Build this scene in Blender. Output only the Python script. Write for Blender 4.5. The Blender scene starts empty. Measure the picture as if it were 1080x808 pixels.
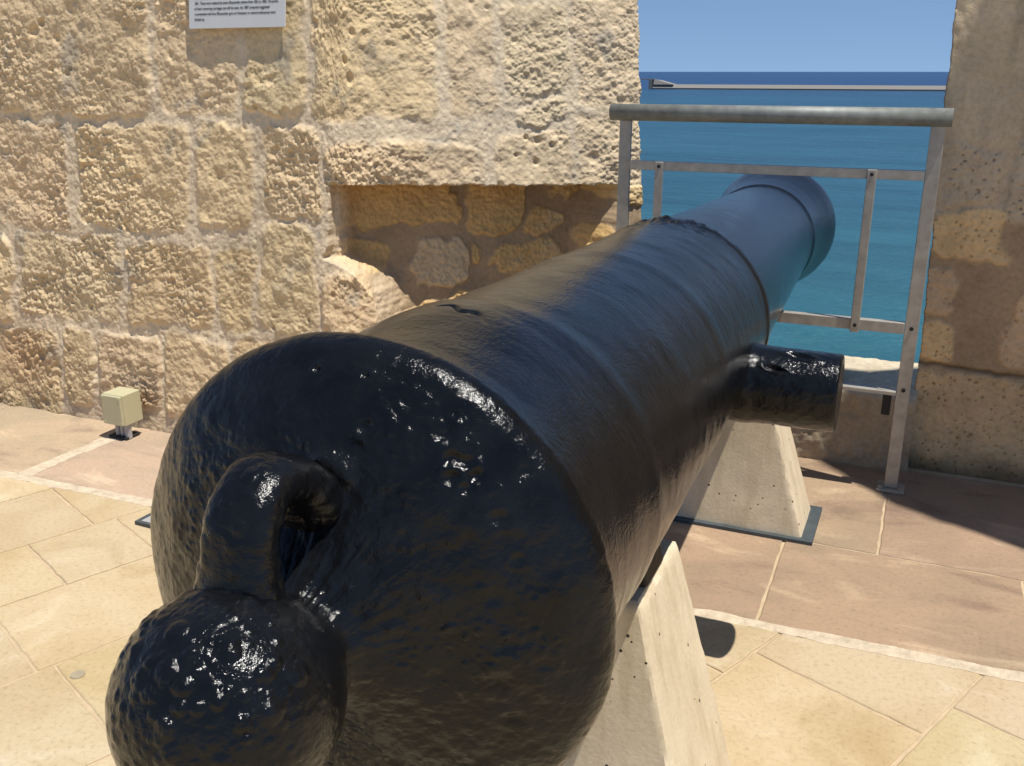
import bpy, bmesh, math, random
import numpy as np
from mathutils import Vector, Matrix

random.seed(7)
D = bpy.data
SC = bpy.context.scene
COL = SC.collection
rad = math.radians

# ------------------------------------------------------------------ helpers
def hsh(ix, iy, iz=0, seed=0):
    n = (np.asarray(ix).astype(np.int64) * 374761393 + np.asarray(iy).astype(np.int64) * 668265263
         + np.asarray(iz).astype(np.int64) * 2147483647 + seed * 974634541) & 0xFFFFFFFF
    n = ((n ^ (n >> 13)) * 1274126177) & 0xFFFFFFFF
    n = ((n ^ (n >> 15)) * 2246822519) & 0xFFFFFFFF
    n = n ^ (n >> 16)
    return n / 4294967296.0

def vn2(x, y, seed=0):
    xi = np.floor(x); yi = np.floor(y); fx = x - xi; fy = y - yi
    fx = fx * fx * fx * (fx * (fx * 6 - 15) + 10); fy = fy * fy * fy * (fy * (fy * 6 - 15) + 10)
    a = hsh(xi, yi, 0, seed); b = hsh(xi + 1, yi, 0, seed); c = hsh(xi, yi + 1, 0, seed); d = hsh(xi + 1, yi + 1, 0, seed)
    return (a + (b - a) * fx) * (1 - fy) + (c + (d - c) * fx) * fy          # 0..1

def fbm2(x, y, octv=4, seed=0, gain=.5, lac=2.03):
    s = 0; a = 1; t = 0
    for o in range(octv):
        s = s + a * (vn2(x + 17.3 * o, y - 9.1 * o, seed + o) * 2 - 1); t += a
        a *= gain; x = x * lac; y = y * lac
    return s / t                                                            # -1..1

def vn3(x, y, z, seed=0):
    xi = np.floor(x); yi = np.floor(y); zi = np.floor(z)
    f = [x - xi, y - yi, z - zi]; f = [q * q * (3 - 2 * q) for q in f]
    r = 0
    for dx in (0, 1):
        wx = f[0] if dx else 1 - f[0]
        for dy in (0, 1):
            wy = f[1] if dy else 1 - f[1]
            for dz in (0, 1):
                wz = f[2] if dz else 1 - f[2]
                r = r + wx * wy * wz * hsh(xi + dx, yi + dy, zi + dz, seed)
    return r

def fbm3(P, fr, octv=3, seed=0, gain=.5):
    s = 0; a = 1; t = 0
    for o in range(octv):
        s = s + a * (vn3(P[..., 0] * fr + 3.7 * o, P[..., 1] * fr, P[..., 2] * fr, seed + o) * 2 - 1); t += a
        a *= gain; fr = fr * 2.03
    return s / t

def bumps3(P, fr, seed=0, rmin=.25, rmax=.6):
    """rounded pimples of uneven size scattered in space: 0 .. 1"""
    X = P * fr; I = np.floor(X); out = np.zeros(P.shape[:-1])
    for dx in (-1, 0, 1):
        for dy in (-1, 0, 1):
            for dz in (-1, 0, 1):
                ix, iy, iz = I[..., 0] + dx, I[..., 1] + dy, I[..., 2] + dz
                c = np.stack([ix + hsh(ix, iy, iz, seed), iy + hsh(ix, iy, iz, seed + 1), iz + hsh(ix, iy, iz, seed + 2)], -1)
                r = rmin + (rmax - rmin) * hsh(ix, iy, iz, seed + 3)
                d = np.sqrt(((X - c) ** 2).sum(-1)) / r
                out = np.maximum(out, np.clip(1 - d * d, 0, 1) * r / rmax)
    return out

def pits2(x, y, seed=0, rmin=.15, rmax=.45, prob=.6):
    xi = np.floor(x); yi = np.floor(y); out = np.zeros_like(x)
    for dx in (-1, 0, 1):
        for dy in (-1, 0, 1):
            ix, iy = xi + dx, yi + dy
            cx = ix + hsh(ix, iy, 0, seed); cy = iy + hsh(ix, iy, 0, seed + 1)
            r = rmin + (rmax - rmin) * hsh(ix, iy, 0, seed + 2) ** 2
            on = hsh(ix, iy, 0, seed + 3) < prob
            d = ((x - cx) ** 2 + (y - cy) ** 2) / (r * r)
            out = np.maximum(out, np.where(on, np.clip(1 - d, 0, 1), 0))
    return out

def sstep(a, b, x):
    t = np.clip((x - a) / (b - a), 0, 1); return t * t * (3 - 2 * t)

def link(o, parent=None):
    COL.objects.link(o)
    if parent is not None: o.parent = parent
    return o

def grid_obj(name, P, mat, parent=None, closed=False, col=None, flip=False, smooth=True):
    """P: (nu, nv, 3) grid of points; closed joins the last row of u to the first"""
    nu, nv = P.shape[:2]
    me = D.meshes.new(name)
    me.vertices.add(nu * nv); me.vertices.foreach_set('co', np.ascontiguousarray(P, dtype=np.float32).ravel())
    i = np.arange(nu if closed else nu - 1); j = np.arange(nv - 1)
    I, J = np.meshgrid(i, j, indexing='ij'); I2 = (I + 1) % nu
    q = np.stack([I * nv + J, I2 * nv + J, I2 * nv + J + 1, I * nv + J + 1], -1).reshape(-1, 4)
    if flip: q = q[:, ::-1]
    n = len(q)
    me.loops.add(n * 4); me.loops.foreach_set('vertex_index', np.ascontiguousarray(q, dtype=np.int32).ravel())
    me.polygons.add(n); me.polygons.foreach_set('loop_start', np.arange(0, n * 4, 4, dtype=np.int32))
    me.polygons.foreach_set('use_smooth', np.full(n, smooth))
    me.update(calc_edges=True)
    if col is not None:
        a = me.color_attributes.new('Col', 'FLOAT_COLOR', 'POINT')
        c = np.ones((nu * nv, 4), dtype=np.float32); c[:, :3] = col.reshape(-1, 3)
        a.data.foreach_set('color', c.ravel())
    me.materials.append(mat)
    return link(D.objects.new(name, me), parent)

def bm_obj(name, bm, mat, parent=None, smooth=False):
    me = D.meshes.new(name)
    bmesh.ops.recalc_face_normals(bm, faces=bm.faces[:])
    for f in bm.faces: f.smooth = smooth
    bm.to_mesh(me); bm.free()
    for m in (mat if isinstance(mat, (list, tuple)) else [mat]): me.materials.append(m)
    return link(D.objects.new(name, me), parent)

def add_box(bm, c, s, bev=0, rot=None):
    r = bmesh.ops.create_cube(bm, size=1)
    M = Matrix.Translation(c) @ (rot.to_4x4() if rot else Matrix.Identity(4)) @ Matrix.Diagonal((*s, 1))
    bmesh.ops.transform(bm, matrix=M, verts=r['verts'])
    if bev:
        es = list({e for v in r['verts'] for e in v.link_edges})
        bmesh.ops.bevel(bm, geom=es, offset=bev, segments=2, affect='EDGES', profile=.5)

def add_cyl(bm, a, b, r, seg=24, r2=None):
    a = Vector(a); b = Vector(b); d = b - a
    q = d.to_track_quat('Z', 'Y').to_matrix().to_4x4()
    bmesh.ops.create_cone(bm, cap_ends=True, segments=seg, radius1=r, radius2=r if r2 is None else r2, depth=d.length,
                          matrix=Matrix.Translation((a + b) / 2) @ q)

def tag(o, label=None, cat=None, group=None, kind=None):
    if label: o['label'] = label
    if cat: o['category'] = cat
    if group: o['group'] = group
    if kind: o['kind'] = kind
    return o

def thing(name, loc, label, cat, group=None):
    o = D.objects.new(name, None); o.location = loc; o.empty_display_size = .1; COL.objects.link(o)
    bpy.context.view_layer.update()
    return tag(o, label, cat, group)

def adopt(o, root):
    """parent o (built in world space) to root without moving it"""
    o.parent = root; o.matrix_parent_inverse = Matrix.Translation(-Vector(root.location)); return o

# ------------------------------------------------------------------ materials
def mat(name):
    m = D.materials.new(name); m.use_nodes = True
    nt = m.node_tree; return m, nt, nt.nodes['Principled BSDF']

def N(nt, t, **kw):
    n = nt.nodes.new(t)
    for k, v in kw.items():
        if k in n.inputs: n.inputs[k].default_value = v
        else: setattr(n, k, v)
    return n

def noise(nt, vec, scale, detail=4, rough=.55, dist=0):
    n = N(nt, 'ShaderNodeTexNoise'); n.inputs['Scale'].default_value = scale; n.inputs['Detail'].default_value = detail
    n.inputs['Roughness'].default_value = rough; n.inputs['Distortion'].default_value = dist
    nt.links.new(vec, n.inputs['Vector']); return n.outputs['Fac']

def ramp(nt, fac, stops):
    r = N(nt, 'ShaderNodeValToRGB'); e = r.color_ramp.elements
    while len(e) < len(stops): e.new(.5)
    for q, (p, c) in zip(e, stops):
        q.position = p; q.color = (*c, 1) if isinstance(c, (tuple, list)) else (c, c, c, 1)
    nt.links.new(fac, r.inputs['Fac']); return r.outputs['Color']

def mix(nt, fac, a, b, mode='MIX'):
    n = N(nt, 'ShaderNodeMix', data_type='RGBA', blend_type=mode)
    for s, v in ((n.inputs[0], fac), (n.inputs[6], a), (n.inputs[7], b)):
        if hasattr(v, 'is_linked') or isinstance(v, bpy.types.NodeSocket): nt.links.new(v, s)
        else: s.default_value = (*v, 1) if isinstance(v, (tuple, list)) else v
    return n.outputs[2]

def math_n(nt, op, a, b=None):
    n = N(nt, 'ShaderNodeMath', operation=op)
    for s, v in ((n.inputs[0], a), (n.inputs[1], b)):
        if v is None: continue
        if isinstance(v, bpy.types.NodeSocket): nt.links.new(v, s)
        else: s.default_value = v
    return n.outputs[0]

def objco(nt, scale=(1, 1, 1), rot=(0, 0, 0), geo=False):
    if geo: s = N(nt, 'ShaderNodeNewGeometry').outputs['Position']
    else: s = N(nt, 'ShaderNodeTexCoord').outputs['Object']
    m = N(nt, 'ShaderNodeMapping'); m.inputs['Scale'].default_value = scale; m.inputs['Rotation'].default_value = rot
    nt.links.new(s, m.inputs['Vector']); return m.outputs['Vector']

def bump(nt, b, h, strength=.5, dist=.005, prev=None):
    n = N(nt, 'ShaderNodeBump'); n.inputs['Strength'].default_value = strength; n.inputs['Distance'].default_value = dist
    nt.links.new(h, n.inputs['Height'])
    if prev is not None: nt.links.new(prev, n.inputs['Normal'])
    nt.links.new(n.outputs['Normal'], b.inputs['Normal']); return n.outputs['Normal']

def setc(nt, b, c):
    if isinstance(c, bpy.types.NodeSocket): nt.links.new(c, b.inputs['Base Color'])
    else: b.inputs['Base Color'].default_value = (*c, 1)

def make_wall_mat():
    m, nt, b = mat('limestone'); v = objco(nt, geo=True)
    at = N(nt, 'ShaderNodeVertexColor', layer_name='Col').outputs['Color']
    n1 = noise(nt, v, 9, 6, .6); n2 = noise(nt, v, 70, 5, .65); n3 = noise(nt, v, 260, 3, .6)
    c = mix(nt, 1, at, ramp(nt, n1, [(.3, (.86, .84, .80)), (.5, (1, 1, 1)), (.72, (1.10, 1.08, 1.02))]), 'MULTIPLY')
    c = mix(nt, 1, c, ramp(nt, n2, [(.25, (.78, .75, .70)), (.5, (1, 1, 1)), (.75, (1.12, 1.10, 1.07))]), 'MULTIPLY')
    setc(nt, b, c); b.inputs['Roughness'].default_value = .92; b.inputs['Specular IOR Level'].default_value = .15
    p = bump(nt, b, n2, .45, .006); bump(nt, b, n3, .45, .003, p)
    return m

def make_paint():
    m, nt, b = mat('black_gloss_paint'); v = objco(nt, geo=True)
    n1 = noise(nt, v, 22, 4, .6); n2 = noise(nt, v, 160, 4, .6); n3 = noise(nt, v, 480, 2, .5)
    setc(nt, b, ramp(nt, n1, [(.3, (.0035, .0038, .0045)), (.7, (.008, .0085, .0095))]))
    nt.links.new(ramp(nt, noise(nt, v, 14, 5, .65), [(.3, .07), (.7, .20)]), b.inputs['Roughness'])
    b.inputs['Specular IOR Level'].default_value = .255
    n0 = noise(nt, objco(nt, (75, 34, 75), (0, .35, 0), geo=True), 1, 5, .66, .6)
    p = bump(nt, b, n0, .20, .0050); p = bump(nt, b, n2, .40, .0024, p); bump(nt, b, n3, .22, .0010, p)
    return m

def make_concrete():
    m, nt, b = mat('cast_concrete'); v = objco(nt, geo=True)
    n1 = noise(nt, v, 5, 5, .6); n2 = noise(nt, v, 120, 4, .6)
    st = noise(nt, objco(nt, (26, 26, 2.2), geo=True), 1, 3, .5)
    c = ramp(nt, n1, [(.3, (.61, .50, .335)), (.7, (.70, .585, .41))])
    c = mix(nt, 1, c, ramp(nt, st, [(.32, (.87, .85, .81)), (.55, (1.03, 1.03, 1.03))]), 'MULTIPLY')
    c = mix(nt, 1, c, ramp(nt, n2, [(.3, (.93, .93, .93)), (.7, (1.05, 1.05, 1.05))]), 'MULTIPLY')
    vo = N(nt, 'ShaderNodeTexVoronoi'); vo.inputs['Scale'].default_value = 48; vo.inputs['Randomness'].default_value = 1
    nt.links.new(v, vo.inputs['Vector'])
    thr = math_n(nt, 'MULTIPLY', vo.outputs['Color'], .15)
    hole = math_n(nt, 'LESS_THAN', vo.outputs['Distance'], math_n(nt, 'SUBTRACT', math_n(nt, 'MULTIPLY', thr, 2.95), .225))
    setc(nt, b, mix(nt, hole, c, (.045, .036, .027)))
    b.inputs['Roughness'].default_value = .85; b.inputs['Specular IOR Level'].default_value = .25
    p = bump(nt, b, n2, .25, .003)
    inv = math_n(nt, 'SUBTRACT', 1.0, hole); bump(nt, b, inv, .6, .004, p)
    return m

def make_slab(name, c1, c2, c3, vein):
    m, nt, b = mat(name); at = N(nt, 'ShaderNodeVertexColor', layer_name='Col').outputs['Color']
    v = objco(nt, geo=True)
    vv = objco(nt, (vein[0], vein[1], 1), (0, 0, vein[2]), geo=True)
    n1 = noise(nt, vv, 1.0, 6, .62, 1.1); n2 = noise(nt, v, 2.6, 4, .6, .6); n3 = noise(nt, v, 85, 5, .7); n4 = noise(nt, v, 300, 3, .6)
    c = ramp(nt, n1, [(.32, c2), (.46, c1), (.56, c1), (.70, c3)])
    c = mix(nt, ramp(nt, n2, [(.42, 0.0), (.64, .9)]), c, mix(nt, 1, c, vein[3], 'MULTIPLY'))
    c = mix(nt, 1, c, ramp(nt, n3, [(.30, (.78, .75, .70)), (.46, (1, 1, 1)), (.70, (1.08, 1.07, 1.05))]), 'MULTIPLY')
    c = mix(nt, 1, c, at, 'MULTIPLY')
    setc(nt, b, c)
    nt.links.new(ramp(nt, n2, [(.3, .55), (.7, .75)]), b.inputs['Roughness']); b.inputs['Specular IOR Level'].default_value = .3
    p = bump(nt, b, n1, .35, .006); p = bump(nt, b, n3, .45, .0024, p); bump(nt, b, n4, .4, .0014, p)
    return m

def plain(name, c, rough=.6, metal=0, bs=None, var=.12, spec=.5):
    m, nt, b = mat(name); v = objco(nt, geo=True)
    n1 = noise(nt, v, 30, 5, .6)
    c2 = tuple(x * (1 - var) for x in c); c3 = tuple(min(1, x * (1 + var)) for x in c)
    setc(nt, b, ramp(nt, n1, [(.3, c2), (.7, c3)]))
    b.inputs['Roughness'].default_value = rough; b.inputs['Metallic'].default_value = metal; b.inputs['Specular IOR Level'].default_value = spec
    if bs: bump(nt, b, noise(nt, v, bs[0], 4, .6), bs[1], bs[2])
    return m

M_WALL = make_wall_mat(); M_PAINT = make_paint(); M_CONC = make_concrete()
M_GOLD = make_slab('golden_flagstone', (.525, .42, .265), (.46, .355, .21), (.605, .51, .36), (3.2, 3.2, 0, (.88, .83, .74)))
M_PINK = make_slab('pink_flagstone', (.43, .315, .212), (.30, .212, .150), (.61, .465, .315), (1.9, 4.6, .15, (.78, .82, .82)))
M_MORT = plain('pale_mortar', (.56, .46, .33), .95, bs=(70, .8, .006), var=.22, spec=.1)
M_BED = plain('ground_bed', (.50, .385, .245), .95, bs=(90, .5, .004), spec=.1)
M_GALV = plain('galvanised_steel', (.37, .335, .28), .5, .25, (200, .12, .001), .18)
M_PIPE = plain('weathered_pipe', (.215, .225, .205), .60, .3, (140, .2, .0015), .25)
M_PLATE = plain('grey_painted_plate', (.055, .068, .072), .55, 0, (90, .3, .002), .25)
M_WOOD = plain('dark_wood', (.05, .035, .02), .7, 0, (60, .5, .003), .35)
def rusty(m, amount):
    nt = m.node_tree; b = nt.nodes['Principled BSDF']; src = b.inputs['Base Color'].links[0].from_socket
    f = ramp(nt, noise(nt, objco(nt, geo=True), 17, 6, .7), [(amount, 0.0), (amount + .08, .8)])
    nt.links.new(mix(nt, f, src, (.16, .075, .03)), b.inputs['Base Color'])
rusty(M_GALV, .64)
M_CREAM = plain('cream_plastic', (.50, .46, .285), .5, 0, None, .03)
M_GREYPVC = plain('grey_conduit', (.36, .35, .34), .6, 0, None, .08)
M_DARK = plain('black_rubber', (.012, .012, .012), .7)
M_SIGN = plain('white_sign_board', (.60, .60, .585), .45, 0, None, .02)
M_INK = plain('black_ink', (.02, .02, .02), .6)
M_TRIM = plain('grey_green_print', (.30, .34, .30), .6)
M_BREAK = plain('breakwater_stone', (.27, .25, .22), .9, 0, (.2, .4, .3), .15, .1)
M_BREAKD = plain('dark_stone', (.11, .11, .10), .8, 0, None, .2)
M_DISC = plain('worn_disc', (.36, .30, .20), .5, 0, None, .1)

def make_sea():
    m, nt, b = mat('sea_water')
    pos = N(nt, 'ShaderNodeNewGeometry').outputs['Position']
    sp = N(nt, 'ShaderNodeSeparateXYZ'); nt.links.new(pos, sp.inputs[0])
    shallow = ramp(nt, math_n(nt, 'DIVIDE', sp.outputs['Y'], 3000.0), [(0.0, (.024, .112, .134)), (.06, (.018, .084, .124)), (.40, (.014, .060, .118)), (.46, (.009, .040, .110))])
    big = noise(nt, objco(nt, (.004, .016, 1), geo=True), 1, 5, .6)
    mid = noise(nt, objco(nt, (.03, .11, 1), (0, 0, .15), geo=True), 1, 6, .65)
    shallow = mix(nt, 1, shallow, ramp(nt, mid, [(.34, (.80, .84, .86)), (.66, (1.22, 1.17, 1.14))]), 'MULTIPLY')
    setc(nt, b, mix(nt, 1, shallow, ramp(nt, big, [(.3, (.70, .76, .80)), (.7, (1.35, 1.28, 1.2))]), 'MULTIPLY'))
    b.inputs['Roughness'].default_value = .30; b.inputs['IOR'].default_value = 1.33
    b.inputs['Specular IOR Level'].default_value = .32
    w1 = noise(nt, objco(nt, (.11, .30, 1), (0, 0, .25), geo=True), 1, 6, .62)
    w2 = noise(nt, objco(nt, (.7, 1.2, 1), (0, 0, -.3), geo=True), 1, 5, .6)
    p = bump(nt, b, w1, .9, 1.6); bump(nt, b, w2, .7, .35, p)
    return m
M_SEA = make_sea()

# ------------------------------------------------------------------ camera, light, sky
CAM_H = 1.3; PITCH = math.atan((404 - 75.5) / 1010.0); YAW = rad(23.4)
cam = D.cameras.new('camera'); cam.sensor_width = 36; cam.lens = 36 * 1010 / 1080.0; cam.clip_start = .02; cam.clip_end = 200000
co = link(D.objects.new('camera', cam)); co.location = (0, 0, CAM_H)
co.rotation_euler = (math.pi / 2 - PITCH, 0, YAW); SC.camera = co

S = Vector((.30, -.075, 1.0)).normalized()
sun = D.lights.new('sun', 'SUN'); sun.energy = 4.9; sun.angle = rad(.53); sun.color = (1, .965, .90)
so = link(D.objects.new('sun', sun)); so.rotation_euler = (-S).to_track_quat('-Z', 'Y').to_euler(); so.location = (3, -1, 10)
W = D.worlds.new('World'); SC.world = W; W.use_nodes = True
wn = W.node_tree; bg = wn.nodes['Background']
sky = wn.nodes.new('ShaderNodeTexSky'); sky.sky_type = 'NISHITA'; sky.sun_disc = False
sky.sun_elevation = math.asin(S.z); sky.sun_rotation = math.atan2(S.x, S.y); sky.air_density = 1.0; sky.dust_density = 0.0; sky.ozone_density = 4.0; sky.altitude = 300
tc = wn.nodes.new('ShaderNodeTexCoord'); va = wn.nodes.new('ShaderNodeVectorMath'); va.operation = 'ADD'; va.inputs[1].default_value = (0, 0, .18)
vn_ = wn.nodes.new('ShaderNodeVectorMath'); vn_.operation = 'NORMALIZE'
wn.links.new(tc.outputs['Generated'], va.inputs[0]); wn.links.new(va.outputs[0], vn_.inputs[0]); wn.links.new(vn_.outputs[0], sky.inputs['Vector'])
wn.links.new(sky.outputs[0], bg.inputs['Color']); bg.inputs['Strength'].default_value = .11
SC.view_settings.view_transform = 'Standard'; SC.view_settings.look = 'None'; SC.view_settings.gamma = 1; SC.view_settings.exposure = .12
SC.cycles.max_bounces = 6; SC.cycles.diffuse_bounces = 3; SC.cycles.glossy_bounces = 3

# ------------------------------------------------------------------ sea
bm = bmesh.new()
for x0, x1, y0, y1 in ((-70000, 70000, 2, 90000),):
    vs = [bm.verts.new(p) for p in ((x0, y0, -20), (x1, y0, -20), (x1, y1, -20), (x0, y1, -20))]; bm.faces.new(vs)
sea = tag(bm_obj('sea', bm, M_SEA), kind='structure')

# ------------------------------------------------------------------ ground
def band_y(x): return 2.145 + .028 * x                                      # pale mortar line between the two pavings
def gdir(p, q): a = rad(23.2); return Vector((p * math.cos(a) + q * math.sin(a), -p * math.sin(a) + q * math.cos(a)))

bm = bmesh.new(); add_box(bm, (-1, -3.125, -10.1), (18, 13.75, 20.2 - .007)); 
ground = tag(bm_obj('terrace_ground', bm, M_BED), kind='structure')

def clip_poly(poly, f):
    """keep the part of poly where f(p) >= 0"""
    out = []
    for i, a in enumerate(poly):
        b = poly[(i + 1) % len(poly)]; fa, fb = f(a), f(b)
        if fa >= 0: out.append(a)
        if (fa >= 0) != (fb >= 0): t = fa / (fa - fb); out.append((a[0] + (b[0] - a[0]) * t, a[1] + (b[1] - a[1]) * t))
    return out

bm = bmesh.new(); cl = bm.loops.layers.float_color.new('Col')
def rough_edge(poly, step=.035, amp=.0022):
    out = []
    for i, a in enumerate(poly):
        b = poly[(i + 1) % len(poly)]; L = math.hypot(b[0] - a[0], b[1] - a[1]); n = max(1, int(L / step))
        for k in range(n):
            t = k / n; j = amp if k else amp * .5
            out.append((a[0] + (b[0] - a[0]) * t + random.uniform(-j, j), a[1] + (b[1] - a[1]) * t + random.uniform(-j, j)))
    return out
def slab(poly, mi, tint, z=0.0):
    if len(poly) < 3: return
    ar = abs(sum(p[0] * poly[(i + 1) % len(poly)][1] - p[1] * poly[(i + 1) % len(poly)][0] for i, p in enumerate(poly))) / 2
    if ar < .004: return
    near = min(math.hypot(p[0] + .8, p[1] - 1.6) for p in poly) < 3.2
    if near: poly = rough_edge(poly)
    cx = sum(p[0] for p in poly) / len(poly); cy = sum(p[1] for p in poly) / len(poly)
    top = []; side = []; bot = []
    for x, y in poly:
        d = math.hypot(x - cx, y - cy) or 1; k = 1 - .0035 / d
        top.append(bm.verts.new((cx + (x - cx) * k, cy + (y - cy) * k, z))); side.append(bm.verts.new((x, y, z - .002))); bot.append(bm.verts.new((x, y, z - .016)))
    fs = [bm.faces.new(top)]
    n = len(poly)
    for i in range(n):
        j = (i + 1) % n
        fs.append(bm.faces.new((top[j], top[i], side[i], side[j]))); fs.append(bm.faces.new((side[j], side[i], bot[i], bot[j])))
    for f in fs:
        f.material_index = mi
        for l in f.loops: l[cl] = (*tint, 1)

G = .0038
courses = [-6.1, -5.7, -5.3, -4.95, -4.6, -4.25, -3.85, -3.5, -3.13, -2.77, -2.46, -2.105, -1.71, -1.37, -1.025, -.62, -.25, .12, .5, .85, 1.2, 1.6, 2.0, 2.4, 2.8, 3.2, 3.6]
known = {-3.13: [.88], -2.77: [.944, .69], -2.46: [.5, 1.2], -1.37: [1.63], -1.025: [1.753], -.62: [1.885]}
for a, b in zip(courses, courses[1:]):
    ks = sorted(known.get(a, [])) or [random.uniform(.6, 1.3)]
    q = ks[0]; joints = list(ks)
    while q > -7: q -= random.uniform(.45, .78); joints.append(q)
    q = max(ks)
    while q < 6: q += random.uniform(.5, .8); joints.append(q)
    joints.sort()
    for c, d in zip(joints, joints[1:]):
        poly = [tuple(gdir(p, q)) for p, q in ((a + G, c + G), (b - G, c + G), (b - G, d - G), (a + G, d - G))]
        poly = clip_poly(poly, lambda p: band_y(p[0]) - .016 - p[1])
        poly = clip_poly(poly, lambda p: p[0] + 9.6); poly = clip_poly(poly, lambda p: 7.6 - p[0]); poly = clip_poly(poly, lambda p: p[1] + 9.6)
        g = random.uniform(.955, 1.045); slab(poly, 0, (g, g * random.uniform(.97, 1.02), g * random.uniform(.93, 1.03)), random.uniform(-.001, .001))
xs = [-9.6, -8.9, -8.2, -7.5, -6.7, -6.0, -5.3, -4.65, -4.0, -3.35, -2.707, -2.1, -1.5, -.885, -.27, .352, .97, 1.6, 2.2, 2.9, 3.6, 4.3, 5, 5.8, 6.6, 7.6]
for i, (a, b) in enumerate(zip(xs, xs[1:])):
    g0 = .026 if abs(a + 2.707) < .01 else G; g1 = .026 if abs(b + 2.707) < .01 else G
    left = b < -1.4
    t = (1.10, 1.12, 1.12) if left else (.86, .81, .775)
    tt = lambda: tuple(x * random.uniform(.975, 1.025) for x in t)
    y1 = 2.642
    slab([(a + g0, band_y(a) + .016), (b - g1, band_y(b) + .016), (b - g1, y1 - G), (a + g0, y1 - G)], 1, tt())
    jo = lambda x: x + (.255 if -1 < x < .4 else .12 + .1 * math.sin(x * 5))
    slab([(jo(a) + G, y1 + G), (jo(b) - G, y1 + G), (jo(b) - G, 3.32), (jo(a) + G, 3.32)], 1, tt())
paving = bm_obj('paving', bm, [M_GOLD, M_PINK]); tag(paving, kind='structure')
# wide pale mortar bands: a ragged line along the band and one running to the junction box
def ragged_strip(bm, a, b, w, z=.0006, step=.010):
    a = Vector(a); b = Vector(b); L = (b - a).length; t = (b - a) / L; n = Vector((-t.y, t.x)); k = int(L / step)
    prev = None
    for i in range(k + 1):
        p = a + t * (L * i / k)
        f1, f2 = [float(.95 + .40 * fbm2(np.array([i * .11]), np.array([q_]), 4, 500)[0]) + random.uniform(-.05, .05) for q_ in (3.3, 9.7)]
        l = p + n * (w * f1); r = p - n * (w * f2)
        cur = [bm.verts.new((l.x, l.y, z)), bm.verts.new((l.x, l.y, -.014)), bm.verts.new((r.x, r.y, z)), bm.verts.new((r.x, r.y, -.014))]
        if prev:
            bm.faces.new((prev[0], prev[2], cur[2], cur[0])); bm.faces.new((prev[1], prev[0], cur[0], cur[1])); bm.faces.new((prev[2], prev[3], cur[3], cur[2]))
        prev = cur
bm = bmesh.new(); ragged_strip(bm, (-6, band_y(-6)), (5, band_y(5)), .0215); ragged_strip(bm, (-2.707, 2.085), (-2.695, 2.53), .031, .0012)
tag(bm_obj('mortar_joints', bm, M_MORT), kind='structure')

# ------------------------------------------------------------------ stone walls
def grid_axis(segs):
    out = []
    for a, b, s in segs: out.append(np.linspace(a, b, max(2, int(round((b - a) / s)) + 1))[:-1])
    out.append(np.array([segs[-1][1]])); return np.concatenate(out)

def sd_box(u, z, r, rad_=.045):
    cx, cz = (r[0] + r[2]) / 2, (r[1] + r[3]) / 2; hx, hz = (r[2] - r[0]) / 2 - rad_, (r[3] - r[1]) / 2 - rad_
    dx = np.abs(u - cx) - hx; dz = np.abs(z - cz) - hz
    return np.sqrt(np.maximum(dx, 0) ** 2 + np.maximum(dz, 0) ** 2) + np.minimum(np.maximum(dx, dz), 0) - rad_

STONES = [(-3.553,1.144,-2.577,1.672),(-2.543,1.149,-2.207,1.645),(-2.176,1.167,-1.928,1.604),(-1.892,1.147,-1.339,1.575),(-1.295,1.170,-1.126,1.584),
 (-1.089,1.211,-0.838,1.516),(-1.064,1.122,-0.850,1.198),(-0.816,1.182,-0.40,1.601),(-3.629,0.725,-3.002,1.113),(-2.941,0.740,-2.425,1.115),
 (-2.391,0.783,-2.146,1.118),(-2.098,0.817,-1.847,1.130),(-1.817,0.910,-1.177,1.070),(-1.145,0.886,-0.846,1.097),(-0.823,0.871,-0.40,1.155),
 (-3.691,0.344,-3.318,0.672),(-3.271,0.392,-2.752,0.704),(-2.718,0.406,-2.318,0.695),(-2.293,0.421,-2.128,0.706),(-2.102,0.444,-1.875,0.800),
 (-1.857,0.437,-1.619,0.650),(-3.749,-0.024,-3.078,0.318),(-3.046,0.057,-2.906,0.362),(-2.879,0.072,-2.565,0.351),(-2.545,0.063,-2.248,0.375),
 (-2.224,0.077,-1.881,0.405),(-1.850,0.084,-1.50,0.427)]
NICHE = [(-1.797,0.779,-1.243,0.96),(-1.184,0.752,-0.966,0.93),(-0.956,0.730,-0.827,0.825),(-0.848,0.834,-0.518,0.93),(-1.100,0.599,-0.838,0.711),
 (-1.403,0.532,-1.182,0.716),(-1.875,0.647,-1.518,0.720),(-1.42,.26,-1.30,.47),(-1.27,.77,-1.21,.90),(-.80,.60,-.70,.73),(-1.16,.63,-1.12,.73),(-1.27,.2,-1.0,.52),(-.95,.25,-.6,.55),(-1.60,.1,-1.33,.47)]
rs = random.Random(5)
for (z0, z1) in ((0.0, .33), (.36, .69), (.73, 1.11), (1.15, 1.6)):         # the courses go on past the left of the picture
    u = -3.8 - rs.uniform(0, .2)
    while u > -8.2:
        w = rs.uniform(.3, .75); STONES.append((u - w, z0 + .015, u, z1)); u -= w + .035
for (z0, z1) in ((1.64, 1.98), (2.02, 2.4), (2.44, 2.9)):
    u = -.3
    while u > -8.2:
        w = rs.uniform(.35, .8); STONES.append((u - w, z0 + .015, u, z1)); u -= w + .035

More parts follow.
